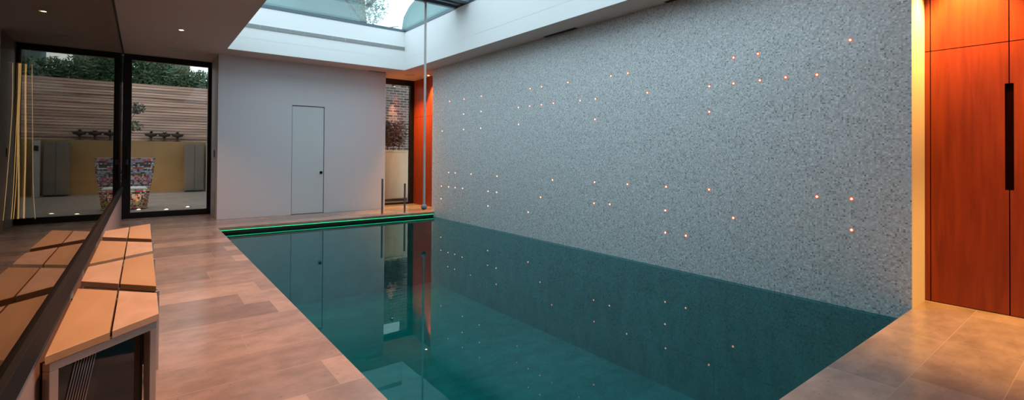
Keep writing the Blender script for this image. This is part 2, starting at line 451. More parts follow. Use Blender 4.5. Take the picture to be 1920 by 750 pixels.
bm = B()      # basin
box(bm, XP - .30, XP, YN - .25, YF + .25, -1.6, -.04)
box(bm, XP, XW, YN - .25, YN, -1.6, -.04)
box(bm, XP, XW, YF + .045, YF + .25, -1.6, -.04)
box(bm, XP, XW, YF + .035, YF + .046, -.17, -.038, 1)  # black strip added to keep the recess behind the led dark
box(bm, XP - .3, XW, YN - .25, YF + .25, -1.75, -1.6)
box(bm, XW - .008, XW + .01, YN, YF + .035, -1.6, ZW - .02)
struct('trim_1', bm, [M['pool_floor'], M['dark']], 'tiled lining of the sunken pool')

bm = B()      # water body surface
box(bm, XP - .001, XW + .001, YN - .001, YF + .036, ZW - .004, ZW)
bm.faces.ensure_lookup_table()
top = [f for f in bm.faces if all(v.co.z > ZW - .001 for v in f.verts)]
bmesh.ops.delete(bm, geom=[f for f in bm.faces if f not in top], context='FACES')
o = obj('pool_water', bm, M['water'])
tag(o, 'still teal water filling the long pool below the mosaic wall', 'water', kind='stuff')

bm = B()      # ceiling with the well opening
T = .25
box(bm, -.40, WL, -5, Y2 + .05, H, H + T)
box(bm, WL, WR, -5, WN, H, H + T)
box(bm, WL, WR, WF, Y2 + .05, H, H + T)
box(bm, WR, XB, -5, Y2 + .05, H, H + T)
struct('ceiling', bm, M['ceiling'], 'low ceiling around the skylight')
bm = B()      # upstand of the skylight well
t = .2
e = .002
box(bm, WL - t, WL + e, WN - t, WF + t, H + T, HW)
box(bm, WR - e, WR + t, WN - t, WF + t, H + T, HW)
box(bm, WL, WR, WF - e, WF + t, H + T, HW)
box(bm, WL, WR, WN - t, WN + e, H + T, HW)
box(bm, WL - .001, WL + e, WN, WF, H + .002, H + T + .002)
box(bm, WR - e, WR + .001, WN, WF, H + .002, H + T + .002)
box(bm, WL, WR, WF - e, WF + .001, H + .002, H + T + .002)
box(bm, WL, WR, WN - .001, WN + e, H + .002, H + T + .002)
struct('trim_2', bm, M['well'], 'tall white sides of the skylight well')

bm = B()      # mosaic wall, its ends plain plaster
box(bm, XW, XB, YN, 9.80, -1.6, H, 0)
bm.faces.ensure_lookup_table()
for f in bm.faces:
    c = f.calc_center_median()
    f.material_index = 0 if abs(c.x - XW) < .01 else 1
struct('wall_right', bm, [M['mosaic'], M['plaster']], 'grey mosaic wall beside the pool')
bm = B(); box(bm, XB, XB + .1, -5, YN, 0, H); box(bm, XB, XB + .1, 9.80, Y3 + .2, 0, H)
struct('wall_right_recess', bm, M['dark'])

bm = B()      # the white block with the door opening
dx0, dx1, dz = 2.500, 3.172, 2.335
box(bm, XL, dx0, Y1, Y2 + .1, 0, H)
box(bm, dx1, XR, Y1, Y2 + .1, 0, H)
box(bm, dx0, dx1, Y1, Y2 + .1, dz, H)
box(bm, dx0, dx1, Y1 + .06, Y2 + .1, 0, dz)
struct('wall_far', bm, M['white'], 'plain grey-white wall at the far end')
# hidden door
d = thing('door_1', 'tall flush pale grey door in the far white wall', 'door', (dx0, Y1, 0), kind='structure')
bm = B(); box(bm, .010, dx1 - dx0 - .014, .012, .05, .008, dz - .022, bev=.002)
obj('door_leaf', bm, M['doorpanel'], d)
bm = B(); lathe(bm, [(.0, -.036), (.024, -.036), (.030, -.026), (.030, -.004), (.012, 0), (.012, .014)], 20, axis='y', c=(dx1 - dx0 - .066, .002, .888))
obj('door_knob', bm, M['rail'], d, smooth=True)

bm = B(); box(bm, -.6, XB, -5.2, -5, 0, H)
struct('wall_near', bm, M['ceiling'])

# ---- glass wall on the left: low plinth, dark bronze rail, mirror glass, ceiling channel
bm = B(); box(bm, XG - .03, XG + .004, -5, Y2, 0, .54)
struct('wall_left_base', bm, M['base'])
bm = B(); box(bm, XG - .012, XG, -5, Y2, .62, H)
struct('window_1', bm, M['mirror'], 'dark reflective glass wall along the left side')
bm = B(); box(bm, XG - .03, XG + .022, -5, Y2, .53, .63, bev=.002)
struct('trim_3', bm, M['rail'], 'dark metal rail at the foot of the left glass wall')
bm = B(); box(bm, XG - .014, XG + .012, -5, Y2, H - .022, H)
struct('trim_4', bm, M['black'], 'black channel along the top of the glass wall')
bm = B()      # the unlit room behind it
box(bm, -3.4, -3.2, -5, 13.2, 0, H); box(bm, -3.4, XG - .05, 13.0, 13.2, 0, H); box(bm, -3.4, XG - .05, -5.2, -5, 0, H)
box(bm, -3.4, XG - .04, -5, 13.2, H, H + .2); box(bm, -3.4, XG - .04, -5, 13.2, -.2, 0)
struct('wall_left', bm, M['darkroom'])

# ------------------------------------------------------------------ sliding door at the far left
sd = thing('window_2', 'black framed full height glass door to the courtyard', 'window', (0, Y2, 0), kind='structure')
x0, x1 = XG, XL + .02
bm = B()
box(bm, x0, x0 + .135, 0, .09, 0, H, bev=.003)
box(bm, x1 - .085, x1, 0, .09, 0, H, bev=.003)
box(bm, x0 + .13, x1 - .08, 0, .09, 3.13, H, bev=.003)
box(bm, x0 + .13, x1 - .08, 0, .09, 0, .115, bev=.003)
obj('window_frame', bm, M['black'], sd)
bm = B(); box(bm, x0 + .135, x1 - .085, .03, .045, .11, 3.14)
obj('glass_pane', bm, M['doorglass'], sd)
bm = B()
hx = x0 + .075
tube(bm, [(hx, -.05, .78), (hx, -.05, 1.42)], .010, 10)
for z in (.80, 1.40): tube(bm, [(hx, -.05, z), (hx, .004, z)], .008, 8)
h = obj('door_handle', bm, M['rail'], sd, smooth=True)
bm = B(); box(bm, hx - .014, hx + .014, -.008, .002, 1.06, 1.16, bev=.003)
obj('lock_plate', bm, M['steel'], sd)

# narrow window in the far right recess
sw = thing('window_3', 'narrow black framed window facing the brick wall', 'window', (0, Y3, 0), kind='structure')
bm = B()
box(bm, XR - .1, XR - .02, 0, .09, 0, H, bev=.003)
box(bm, 5.565, XC + .02, 0, .09, 0, H, bev=.003)
box(bm, XR - .03, 5.57, 0, .09, 3.10, H, bev=.003)
box(bm, XR - .03, 5.57, 0, .09, 0, .05, bev=.003)
obj('window_frame', bm, M['black'], sw)
bm = B(); box(bm, XR - .025, 5.57, .03, .045, .045, 3.11)
obj('glass_pane', bm, M['doorglass'], sw)

# ------------------------------------------------------------------ skylight glazing
sk = thing('window_4', 'teal tinted skylight over the pool', 'window', (0, 0, HW), kind='structure')
bm = B()
for (a, b) in ((WN, 4.6), (4.68, 7.50), (8.04, WF)):
    box(bm, WL - .02, WR + .02, a - .02, b + .02, .03, .05)
obj('glass_pane', bm, M['skyglass'], sk)
bm = B()
box(bm, WL - .1, WR + .1, 7.96, 8.04, .0, .16, bev=.004)
box(bm, WL - .1, WR + .1, 7.78, 7.84, .02, .18, bev=.004)
box(bm, WL - .1, WR + .1, 7.50, 7.62, .0, .20, bev=.004)
box(bm, WL - .1, WR + .1, 7.6, 7.98, .13, .15)
box(bm, WL - .1, WR + .1, 4.59, 4.69, .0, .16, bev=.004)
obj('glazing_bar', bm, M['beam'], sk)
bm = B()
box(bm, WL - .03, WL + .012, WN, WF, -.004, .05); box(bm, WR - .012, WR + .03, WN, WF, -.004, .05)
box(bm, WL, WR, WF - .012, WF + .03, -.004, .05); box(bm, WL, WR, WN - .03, WN + .012, -.004, .05)
obj('window_frame', bm, M['beam'], sk)

# slot grille in the far face of the well
bm = B()
yy = WF - .018
box(bm, WL + .0, 4.755, yy + .010, yy + .016, 3.700, 3.775)
for k in range(9):
    z = 3.703 + k * .0086
    box(bm, WL + .0, 4.755, yy, yy + .012, z, z + .0045)
for k in range(14):
    xx = WL + .0 + k * (4.755 - WL) / 13.0
    box(bm, xx - (.004 if k else 0), xx + .004, yy - .001, yy + .012, 3.70, 3.775)
bmesh.ops.translate(bm, verts=bm.verts[:], vec=(-WL, -WF, -3.7))
o = obj('air_grille', bm, M['grey_metal'], loc=(WL, WF, 3.7))
tag(o, 'long grey slot grille across the white well face', 'vent')

# ------------------------------------------------------------------ cedar cupboards in the right-hand recesses
def door_panel(y0, y1, z0, z1, notch=None, th=.024):
    """panel in the YZ plane facing -X; notch = list of (side, za, zb, depth)"""
    pts = [(y0, z0), (y1, z0)]
    if notch and 'hi' in notch:
        za, zb, dpt = notch['hi']; pts += [(y1, za), (y1 - dpt, za), (y1 - dpt, zb), (y1, zb)]
    pts += [(y1, z1), (y0, z1)]
    if notch and 'lo' in notch:
        za, zb, dpt = notch['lo']; pts += [(y0, zb), (y0 + dpt, zb), (y0 + dpt, za), (y0, za)]
    b = B(); prism(b, pts, 'x', 0, th); return b

g = .0035
cup = thing('cedar_cupboard', 'tall red cedar cupboard lit amber, right of the mosaic wall', 'cupboard', (XC, 0, 0))
bm = B(); box(bm, .026, .23, -3.0, YN - .003, .0, H - .002); obj('body', bm, M['cedar_gap'], cup)
zj = 2.268
for za, zb in ((.006, zj - g), (zj + g, H - .004)):
    b = B(); box(b, 0, .024, 1.116 + g, YN - .002, za, zb); obj('filler_strip', b, M['cedar'], cup)
joints = [1.116, .616, .10, -.42, -.94, -1.46]
for i in range(5):
    a, b_ = joints[i + 1], joints[i]
    nt = {}
    if i % 2 == 0: nt['lo'] = (1.034, 1.92, .023)
    else: nt['hi'] = (1.034, 1.92, .023)
    o = obj('door', door_panel(a + g, b_ - g, .006, zj - g, nt), M['cedar'], cup)
    o2 = obj('door', door_panel(a + g, b_ - g, zj + g, H - .004), M['cedar'], cup)
    hy0, hy1 = (a, a + .026) if i % 2 == 0 else (b_ - .026, b_)
    b = B(); box(b, .012, .0245, hy0, hy1, 1.034, 1.92); h = obj('handle', b, M['cedar_gap'], o)
    h['label'] = 'dark recessed pull slot'

cup2 = thing('cedar_cupboard', 'narrow red cedar cupboard front beside the far brick-view window', 'cupboard', (XC, 0, 0))
bm = B(); box(bm, .026, .23, 9.802, Y3 - .002, .0, H - .002); obj('body', bm, M['cedar_gap'], cup2)
for a, b_ in ((9.81, 10.62), (10.62, 11.60)):
    for za, zb in ((.006, zj - g), (zj + g, H - .004)):
        obj('door', door_panel(a + g, b_ - g, za, zb), M['cedar'], cup2)

# ------------------------------------------------------------------ benches
# plan outline of each bench: back (wall side) y range, front y range
BT, TH = .51, .034
bx0, bxm, bx1 = -.292, -.104, .070
benches = [
    ((2.562, 3.735), (2.925, 3.360), 'nearest wood and steel bench, open steel end frame facing the camera'),
    ((3.935, 4.395), (3.530, 4.690), 'second nearest wooden bench, its long edge on the pool side'),
    ((4.520, 5.625), (4.820, 5.280), 'third wooden bench from the front, short edge on the pool side'),
    ((5.872, 6.295), (5.480, 6.670), 'farthest small wooden bench, nearest the black courtyard door'),
]
def lerp(a, b, t): return a + (b - a) * t
def make_bench(back, front, label, k):
    cy = (back[0] + back[1]) / 2
    t = thing('bench', label, 'bench', (0, cy, 0), group='zigzag benches along the glass wall')
    def edge(x, i):    # y of the near (0) or far (1) slanted edge at x
        return lerp(back[i], front[i], (x - bx0) / (bx1 - bx0)) - cy
    for (xa, xb, mat) in ((bx0, bxm - .004, 'bench_a' if k % 2 == 0 else 'bench_b'), (bxm + .004, bx1, 'bench_b' if k % 2 == 0 else 'bench_a')):
        b = B()
        prism(b, [(xa, edge(xa, 0)), (xb, edge(xb, 0)), (xb, edge(xb, 1)), (xa, edge(xa, 1))], 'z', BT - TH, BT, bev=.0025)
        obj('seat_slab', b, M[mat], t)
    # steel portal frame under each slanted end
    s = .034
    for i, sg in ((0, 1), (1, -1)):
        A = Vector((bx0 + .012, edge(bx0 + .012, i) + sg * .014, 0)); E_ = Vector((bx1 - .008, edge(bx1 - .008, i) + sg * .014, 0))
        dr = (E_ - A).normalized(); nn = Vector((-dr.y, dr.x, 0)) * sg
        def bar(p, q, z0, z1, name):
            b = B(); c = [p, q, q + nn * s, p + nn * s]
            prism(b, [(v.x, v.y) for v in c], 'z', z0, z1, bev=.002)
            return obj(name, b, M['frame_steel'], t)
        bar(A, E_, BT - TH - s - .004, BT - TH - .004, 'top_rail')
        bar(A, A + dr * s, 0, BT - TH - s - .005, 'leg')
        bar(E_ - dr * s, E_, 0, BT - TH - s - .005, 'leg')
        # black gloss infill set just inside the frame
        b = B(); p = A + nn * (s + .010) + dr * .004; q = E_ + nn * (s + .010) - dr * (s * .9)
        c = [p, q, q + nn * .006, p + nn * .006]
        prism(b, [(v.x, v.y) for v in c], 'z', .012, BT - TH - .006)
        o = obj('infill_panel', b, M['gloss_black'], t); o['label'] = 'black reflective end panel'
        if k == 0 and i == 0:
            b = B()  # slanted wires added to draw the lines reflected in the panel
            for j in range(8):
                u = .035 + j * .012
                p0 = A + dr * (u + .0) + nn * (s + .006)
                tube(b, [(p0.x, p0.y, .02), (p0.x + dr.x * .11, p0.y + dr.y * .11, BT - TH - .012)], .0016, 6)
            obj('reflection_wires', b, M['frame_steel'], t, smooth=True)
    return t
for k, (bk, fr, lb) in enumerate(benches):
    make_bench(bk, fr, lb, k)

# ------------------------------------------------------------------ rope with ball, posts, led strips
RX, RY = 4.12, 7.99
rp = thing('climbing_rope', 'grey twisted rope hanging from the skylight over the pool', 'rope', (RX, RY, .33))
bm = B()
n = 420; top = HW - .33
for s_ in range(3):
    pts = []
    for i in range(n + 1):
        z = .04 + (top - .04) * i / n; a = z * 52 + s_ * 2 * PI / 3
        pts.append((.0115 * math.cos(a), .0115 * math.sin(a), z))
    tube(bm, pts, .0125, 6)
obj('rope_strand', bm, M['rope'], rp, smooth=True)
bm = B()
pr = [(0, -.055)] + [(.055 * math.cos(a), .055 * math.sin(a)) for a in [(-80 + 10 * i) * PI / 180 for i in range(17)]] + [(0, .055)]
lathe(bm, pr, 24)
o = obj('weight_ball', bm, M['rubber'], rp, smooth=True); o['label'] = 'dark grey ball at the rope end'
bm = B(); lathe(bm, [(0, top), (.04, top), (.04, top - .012), (.016, top - .03), (0, top - .03)], 16)
obj('ceiling_cap', bm, M['steel'], rp)

def post(x, y, h, label):
    t = thing('steel_post', label, 'post', (x, y, 0), group='short steel posts at the far pool edge')
    b = B(); lathe(b, [(.021, .0), (.021, h - .004), (.017, h), (0, h)], 18); obj('tube', b, M['post_steel'], t, smooth=False)
    b = B(); lathe(b, [(.036, 0), (.036, .006), (.024, .010), (.022, .010)], 20); obj('base_plate', b, M['steel'], t)
post(4.158, 10.03, .76, 'left steel post, in front of the white wall edge')
post(4.642, 9.93, .65, 'right steel post, in front of the narrow window')

bm = B(); box(bm, 0, XW - XP - .01, -.003, .003, -.005, .005)
o = obj('led_strip', bm, M['green_led'], loc=(XP + .005, YF + .024, -.056))
tag(o, 'glowing green light line under the far pool edge', 'light strip', 'green light lines at the far pool edge')

# ------------------------------------------------------------------ pinpoint lights in the mosaic wall
LT = [(9.36, .32), (9.35, .6), (9.33, 1.82), (9.04, .6), (9.04, .91), (9.02, 2.45), (8.76, .6), (8.76, .91), (8.46, .6), (8.44, 1.82), (8.44, 2.14), (8.43, 2.45), (8.14, .91), (7.81, 1.82), (7.8, 2.15), (7.79, 2.45), (7.54, .32), (7.54, .6), (7.26, .6), (7.25, .9), (6.62, 2.14), (6.61, 1.84), (6.33, .32), (6.31, 2.14), (6.3, 2.44), (6.01, .6), (6.0, 2.44), (6.0, 2.14), (5.72, .9), (5.71, 2.14), (5.38, 2.44), (5.11, 2.13), (4.82, .6), (4.81, 1.83), (4.81, .91), (4.8, 2.13), (4.52, .61), (4.51, 2.43), (4.21, 2.43), (4.21, .91), (3.89, 2.13), (3.61, .61), (3.61, .33), (3.6, .91), (3.32, .33), (3.02, 2.12), (3.02, .91), (3.02, 1.82), (2.73, .61), (2.73, 2.41), (2.73, 2.12), (2.46, 2.41), (2.44, 2.12), (2.18, 2.12), (1.89, 2.11), (1.89, .91), (1.61, 2.4), (1.6, .91), (1.6, .62)]
ROWS = [(2.43, 'top row'), (2.13, 'second row from the top'), (1.83, 'third row from the top'), (.91, 'fourth row from the top'), (.605, 'second row from the bottom'), (.325, 'bottom row')]
ORD = ['first', 'second', 'third', 'fourth', 'fifth', 'sixth', 'seventh', 'eighth', 'ninth', 'tenth', 'eleventh', 'twelfth', 'thirteenth', 'fourteenth', 'fifteenth', 'sixteenth']
proto = None
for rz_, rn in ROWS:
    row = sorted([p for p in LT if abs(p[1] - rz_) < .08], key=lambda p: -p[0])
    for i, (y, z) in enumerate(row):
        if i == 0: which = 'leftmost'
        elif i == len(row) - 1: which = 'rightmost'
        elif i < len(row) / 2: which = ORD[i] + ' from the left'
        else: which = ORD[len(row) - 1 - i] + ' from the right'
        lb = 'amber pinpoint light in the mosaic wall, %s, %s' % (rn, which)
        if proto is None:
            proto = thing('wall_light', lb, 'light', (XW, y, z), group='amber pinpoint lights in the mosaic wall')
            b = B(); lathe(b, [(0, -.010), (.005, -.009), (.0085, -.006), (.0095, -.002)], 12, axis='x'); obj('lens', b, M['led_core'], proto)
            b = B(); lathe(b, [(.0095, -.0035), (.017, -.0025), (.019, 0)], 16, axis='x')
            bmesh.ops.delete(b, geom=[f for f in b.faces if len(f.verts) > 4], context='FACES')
            obj('halo_ring', b, M['led_halo'], proto)  # glowing ring stands in for the halo around the lens
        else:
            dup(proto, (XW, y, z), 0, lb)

# ------------------------------------------------------------------ ceiling fittings
dl = None
def downlight(x, y, label, lamp_mat=None):
    global dl
    if dl is None:
        dl = thing('downlight', label, 'downlight', (x, y, H), group='recessed ceiling downlights')
        b = B(); lathe(b, [(.030, -.001), (.032, -.006), (.047, -.004), (.048, 0)], 24)
        bmesh.ops.delete(b, geom=[f for f in b.faces if len(f.verts) > 4], context='FACES')
        obj('trim_ring', b, M['trim_white'], dl)
        b = B(); lathe(b, [(0, -.004), (.024, -.003), (.030, -.001)], 20); obj('lens', b, M['lamp'], dl)
        return dl
    return dup(dl, (x, y, H), 0, label)
downlight(.457, 9.166, 'lit downlight in the left ceiling before the courtyard door')
downlight(5.53, 10.55, 'lit downlight at the top of the far cedar recess')

bm = B(); lathe(bm, [(0, -.014), (.018, -.013), (.026, -.004), (.028, 0)], 18)
o = obj('ceiling_sensor', bm, M['trim_white'], loc=(.428, 10.25, H)); tag(o, 'tiny round sensor on the left ceiling behind the downlight', 'sensor')
def round_vent(x, y, lb):
    t = thing('ceiling_vent', lb, 'vent', (x, y, H))
    b = B(); lathe(b, [(.095, 0), (.10, -.006), (.115, -.007), (.120, 0)], 30)
    bmesh.ops.delete(b, geom=[f for f in b.faces if len(f.verts) > 4], context='FACES')
    obj('rim', b, M['grey_metal'], t)
    b = B(); lathe(b, [(0, -.008), (.045, -.008), (.085, -.004), (.09, -.001)], 24); obj('disc', b, M['grey_metal'], t)
round_vent(.443, 10.95, 'round ceiling vent just before the courtyard door')
round_vent(5.15, 10.80, 'round ceiling vent in front of the narrow far window')
def slot(x, y, lx, ly, lb):
    t = thing('slot_vent', lb, 'vent', (x, y, H))
    b = B(); box(b, 0, lx, 0, ly, -.003, 0); obj('frame', b, M['grey_metal'], t)
    b = B(); box(b, .006, lx - .006, .006, ly - .006, -.004, -.0028); obj('slot', b, M['dark'], t)
slot(XW - .085, 5.15, .08, .75, 'dark slot vent over the middle of the mosaic wall')
slot(XW - .085, 2.95, .08, .65, 'dark slot vent over the near part of the mosaic wall')
slot(XR - .45, Y1 - .10, .42, .07, 'dark slot vent above the right end of the white wall')

# switch plate and low panel on the return beside the sliding door
sp = thing('switch_plate', 'small dark switch plate on the wall beside the courtyard door', 'switch', (XL, 11.42, 1.285))
b = B(); box(b, -.008, -.0005, -.035, .035, -.075, .075, bev=.002); obj('plate', b, M['rail'], sp)
for z in (-.035, .012):
    b = B(); box(b, -.012, -.007, -.018, .018, z - .012, z + .018, bev=.001); obj('button', b, M['black'], sp)
b = B(); box(b, -.006, -.0005, -.24, .28, 0, .50, bev=.001)
o = obj('access_panel', b, M['grey_metal'], loc=(XL, 11.50, .01)); tag(o, 'low grey panel on the wall return by the courtyard door', 'panel')

# ------------------------------------------------------------------ glowing strands in the dark room behind the glass
sl = thing('strand_lamp', 'cluster of tall glowing gold strands behind the dark glass', 'lamp', (-1.72, 12.0, 0))
b = B(); box(b, -.16, .16, -.06, .06, .05, .12, bev=.004); obj('base', b, M['black'], sl)
b = B(); box(b, -.16, .16, -.06, .06, 2.86, 2.93, bev=.004); obj('header', b, M['black'], sl)
rs = random.Random(3)
for i, (xt, xb, r) in enumerate([(-.11, -.20, .004), (-.045, -.11, .005), (-.015, -.01, .011), (-.03, -.065, .006), (.055, .062, .011), (.14, .21, .0035)]):
    b = B(); pts = []
    for j in range(13):
        t_ = j / 12; z = 2.86 - t_ * 2.76
        x = lerp(xt, xb, t_ ** 2.6) + .006 * math.sin(7 * t_ + i); pts.append((x, .03 * math.sin(i * 2), z))
    tube(b, pts, r, 8); obj('strand', b, M['strand'], sl, smooth=True)
b = B(); box(b, -.10, .10, -.08, .08, 2.93, H); obj('hanger', b, M['black'], sl)
b = B(); box(b, -.17, .17, -.09, .09, 0, .05); obj('plinth', b, M['black'], sl)

# ------------------------------------------------------------------ courtyard
bm = B(); box(bm, -6, 8, Y2 + .05, 32, -.10, -.02)
o = obj('courtyard_paving', bm, M['paving']); tag(o, 'grey paved courtyard ground beyond the glass door', 'paving'); o['kind'] = 'structure'
bm = B(); box(bm, -6, 3.9, 0, .60, 0, 1.70)
o = obj('low_garden_wall', bm, M['render'], loc=(0, 20, -.02)); tag(o, 'low sand coloured rendered wall below the slatted fence', 'wall')
fe = thing('slat_fence', 'tall fence of thin horizontal cedar slats above the low wall', 'fence', (0, 20.46, 0))
bm = B(); k = 0
rs = random.Random(5)
z = 1.684
while z < 3.56:
    box(bm, -6, 3.9, rs.uniform(-.006, .006), .03, z, z + .078); z += .093
obj('slat_panel', bm, M['cedar_slat'], fe)
b = B(); box(b, -6, 3.9, .0305, .040, 1.684, 3.54); obj('gap_light_blocker', b, M['dark'], fe)  # dark sheet added so no sky shines through the slat gaps
for x in (-5, -3.2, -1.4, .4, 2.2, 3.8):
    b = B(); box(b, x, x + .07, .041, .11, 1.682, 3.55); obj('post', b, M['cedar_slat'], fe)
bm = B(); box(bm, 0, .20, 12.15, 20, -.02, 3.2)
o = obj('garden_side_wall', bm, M['render_grey'], loc=(3.95, 0, 0)); tag(o, 'grey rendered side wall of the courtyard', 'wall')
cb = thing('garden_cabinet', 'grey garden cabinet against the low wall, right of the bowls', 'cabinet', (1.12, 19.40, -.02))
b = B(); box(b, 0, .54, .02, .55, .04, 1.62, bev=.006); obj('body', b, M['render_grey'], cb)
for a in (.012, .275):
    b = B(); box(b, a, a + .253, 0, .019, .06, 1.60, bev=.003); obj('door', b, M['render_grey'], cb)
b = B(); box(b, .02, .52, .03, .53, 0, .05); obj('plinth', b, M['dark'], cb)
wp = thing('white_post', 'white square post beside the garden cabinet', 'post', (1.72, 19.36, -.02))
b = B(); box(b, 0, .15, 0, .15, 0, 1.66, bev=.008); obj('shaft', b, M['white_paint'], wp)
b = B(); box(b, .03, .12, -.05, .0, 1.36, 1.50, bev=.006); obj('lantern', b, M['black'], wp)

# bowls with spiky plants on the low wall
def bowl_plant(x, lb, seed):
    t = thing('bowl_planter', lb, 'plant', (x, 20.20, 1.681), group='iron bowl planters on the low garden wall')
    b = B(); lathe(b, [(0, 0), (.10, 0), (.095, .015), (.03, .04), (.025, .11), (.05, .15), (.15, .19), (.185, .25), (.18, .26), (.165, .25), (.10, .21), (0, .20)], 20)
    obj('bowl', b, M['pot'], t, smooth=True)
    r = random.Random(seed); b = B()
    for i in range(46):
        a = r.uniform(0, 2 * PI); el = r.uniform(.15, 1.3); L = r.uniform(.10, .20); w = r.uniform(.012, .022)
        d = Vector((math.cos(a) * math.cos(el), math.sin(a) * math.cos(el), math.sin(el))); s = Vector((-math.sin(a), math.cos(a), 0)) * w
        o_ = Vector((0, 0, .23)); m_ = o_ + d * L * .5; e_ = o_ + d * L + Vector((0, 0, -.04))
        v = [b.verts.new(q) for q in (o_ - s * .6, o_ + s * .6, m_ + s, e_, m_ - s)]
        b.faces.new(v)
    obj('leaves', b, M['leaf_dark'], t)
bowl_plant(.20, 'leftmost spiky plant in an iron bowl on the low wall', 1)
bowl_plant(.57, 'middle spiky plant in an iron bowl on the low wall', 2)
bowl_plant(.94, 'rightmost spiky plant in an iron bowl, nearest the cabinet', 3)

def leaves(b, n, rnd, cen, rad, size):
    for i in range(n):
        while True:
            p = Vector((rnd.uniform(-1, 1), rnd.uniform(-1, 1), rnd.uniform(-1, 1)))
            if p.length < 1: break
        if p.length > .05: p = p * (p.length ** -.35)
        p = Vector((p.x * rad[0], p.y * rad[1], p.z * rad[2])) + Vector(cen)
        u = Vector((rnd.gauss(0, 1), rnd.gauss(0, 1), rnd.gauss(0, 1))).normalized(); v = u.orthogonal().normalized()
        L = size * rnd.uniform(.6, 1.3)
        b.faces.new([b.verts.new(q) for q in (p - u * L, p + v * L * .42 + u * L * .1, p + u * L, p - v * L * .42 + u * L * .1)])

hg = thing('hedge', 'dense dark evergreen hedge rising above the slatted fence', 'hedge', (0, 21.7, -.02))
r = random.Random(21); b = B()
for j in range(26):
    x = -2.6 + .27 * j + r.uniform(-.1, .1)
    zt = lerp(4.95, 4.35, min(1, max(0, (x + .3) / 2.2))) + r.uniform(-.22, .22)
    leaves(b, 560, r, (x, r.uniform(-.25, .25), zt - .55), (.50, .45, .60), .075)
    leaves(b, 420, r, (x, r.uniform(-.25, .25), zt - 1.5), (.48, .45, .75), .08)
obj('foliage', b, M['leaf'], hg)
b = B()
for j in range(9):
    x = -2.4 + .75 * j; tube(b, [(x, 0, 0), (x + .1, 0, 1.8), (x, 0, 3.6)], [.06, .05, .03], 7)
obj('stem', b, M['bark'], hg)
# young tree in front of the fence
t = thing('young_tree', 'sparse young tree in front of the fence beside the door mullion', 'tree', (-.46, 19.2, -.02))
b = B(); tube(b, [(0, 0, 0), (.05, 0, 1.1), (.0, .05, 2.0), (.1, 0, 2.9)], [.03, .024, .018, .01], 7)
tube(b, [(.03, .02, 1.7), (.25, .0, 2.2)], [.012, .006], 6); tube(b, [(.05, .02, 2.2), (.35, .0, 2.75)], [.012, .006], 6)
obj('trunk', b, M['bark'], t)
r = random.Random(9); b = B(); leaves(b, 160, r, (.28, 0, 2.72), (.22, .2, .18), .05); leaves(b, 160, r, (.2, 0, 2.15), (.26, .2, .2), .05)
obj('foliage', b, M['leaf_dark'], t)

# recessed uplights in the paving
ul = None
for i, (x, y, lb) in enumerate([(-.066, 13.95, 'white uplight in the paving, leftmost, by the woven chair'),
                                (.44, 13.62, 'white uplight in the paving, middle one behind the door'),
                                (.872, 14.0, 'white uplight in the paving, rightmost one behind the door')]):
    if ul is None:
        ul = thing('ground_uplight', lb, 'uplight', (x, y, -.02), group='uplights in the courtyard paving')
        b = B(); lathe(b, [(.04, .0), (.045, .010), (.062, .010), (.066, 0)], 22); obj('rim', b, M['steel'], ul)
        b = B(); lathe(b, [(0, .022), (.025, .018), (.041, .006)], 18); obj('lens', b, M['lamp_white'], ul)
    else: dup(ul, (x, y, -.02), 0, lb)

# woven chair
ch = thing('woven_chair', 'high backed chair woven in bright multicoloured cord beyond the glass', 'chair', (-.20, 14.35, -.02))
def shell_r(z): return lerp(.29, .44, min(1, z / 1.17) ** 1.3)
def shell_pt(a, z, r=None):
    rr = (r or shell_r(z)); lean = .10 * (z / 1.17) ** 2
    return Vector((rr * math.cos(a), rr * .82 * math.sin(a) + lean, z))
b = B()
nr = 30
for k in range(nr):
    z = .03 + 1.14 * k / (nr - 1)
    if z < .46: a0, a1 = 0, 2 * PI
    else:
        cut = lerp(.15, .62, (z - .46) / .71); a0, a1 = -cut + .0 + .0, PI + cut
        a0, a1 = -.35 + (z - .46) * .9, PI + .35 - (z - .46) * .9
    steps = 30
    pts = [shell_pt(lerp(a0, a1, j / steps) , z) for j in range(steps + 1)]
    tube(b, pts, .0165, 7, cap=True)
obj('woven_cords', b, M['weave'], ch, smooth=True)
b = B()
for j in range(13):
    a = lerp(-.3, PI + .3, j / 12)
    zt = 1.17 if .3 < a < PI - .3 else (.95 if -.05 < a < PI + .05 else .46)
    tube(b, [shell_pt(a, .02 + (zt - .02) * i / 8) for i in range(9)], .009, 6)
for j in range(6):
    a = lerp(PI + .5, 2 * PI - .5, j / 5); tube(b, [shell_pt(a, .02 + .44 * i / 5) for i in range(6)], .009, 6)
obj('frame', b, M['black'], ch, smooth=True)
b = B(); lathe(b, [(0, .40), (.27, .40), (.31, .43), (.31, .48), (.27, .51), (0, .52)], 28); o = obj('cushion', b, M['cushion'], ch, smooth=True)
o.scale = (.97, .8, 1); o['label'] = 'white round seat cushion'

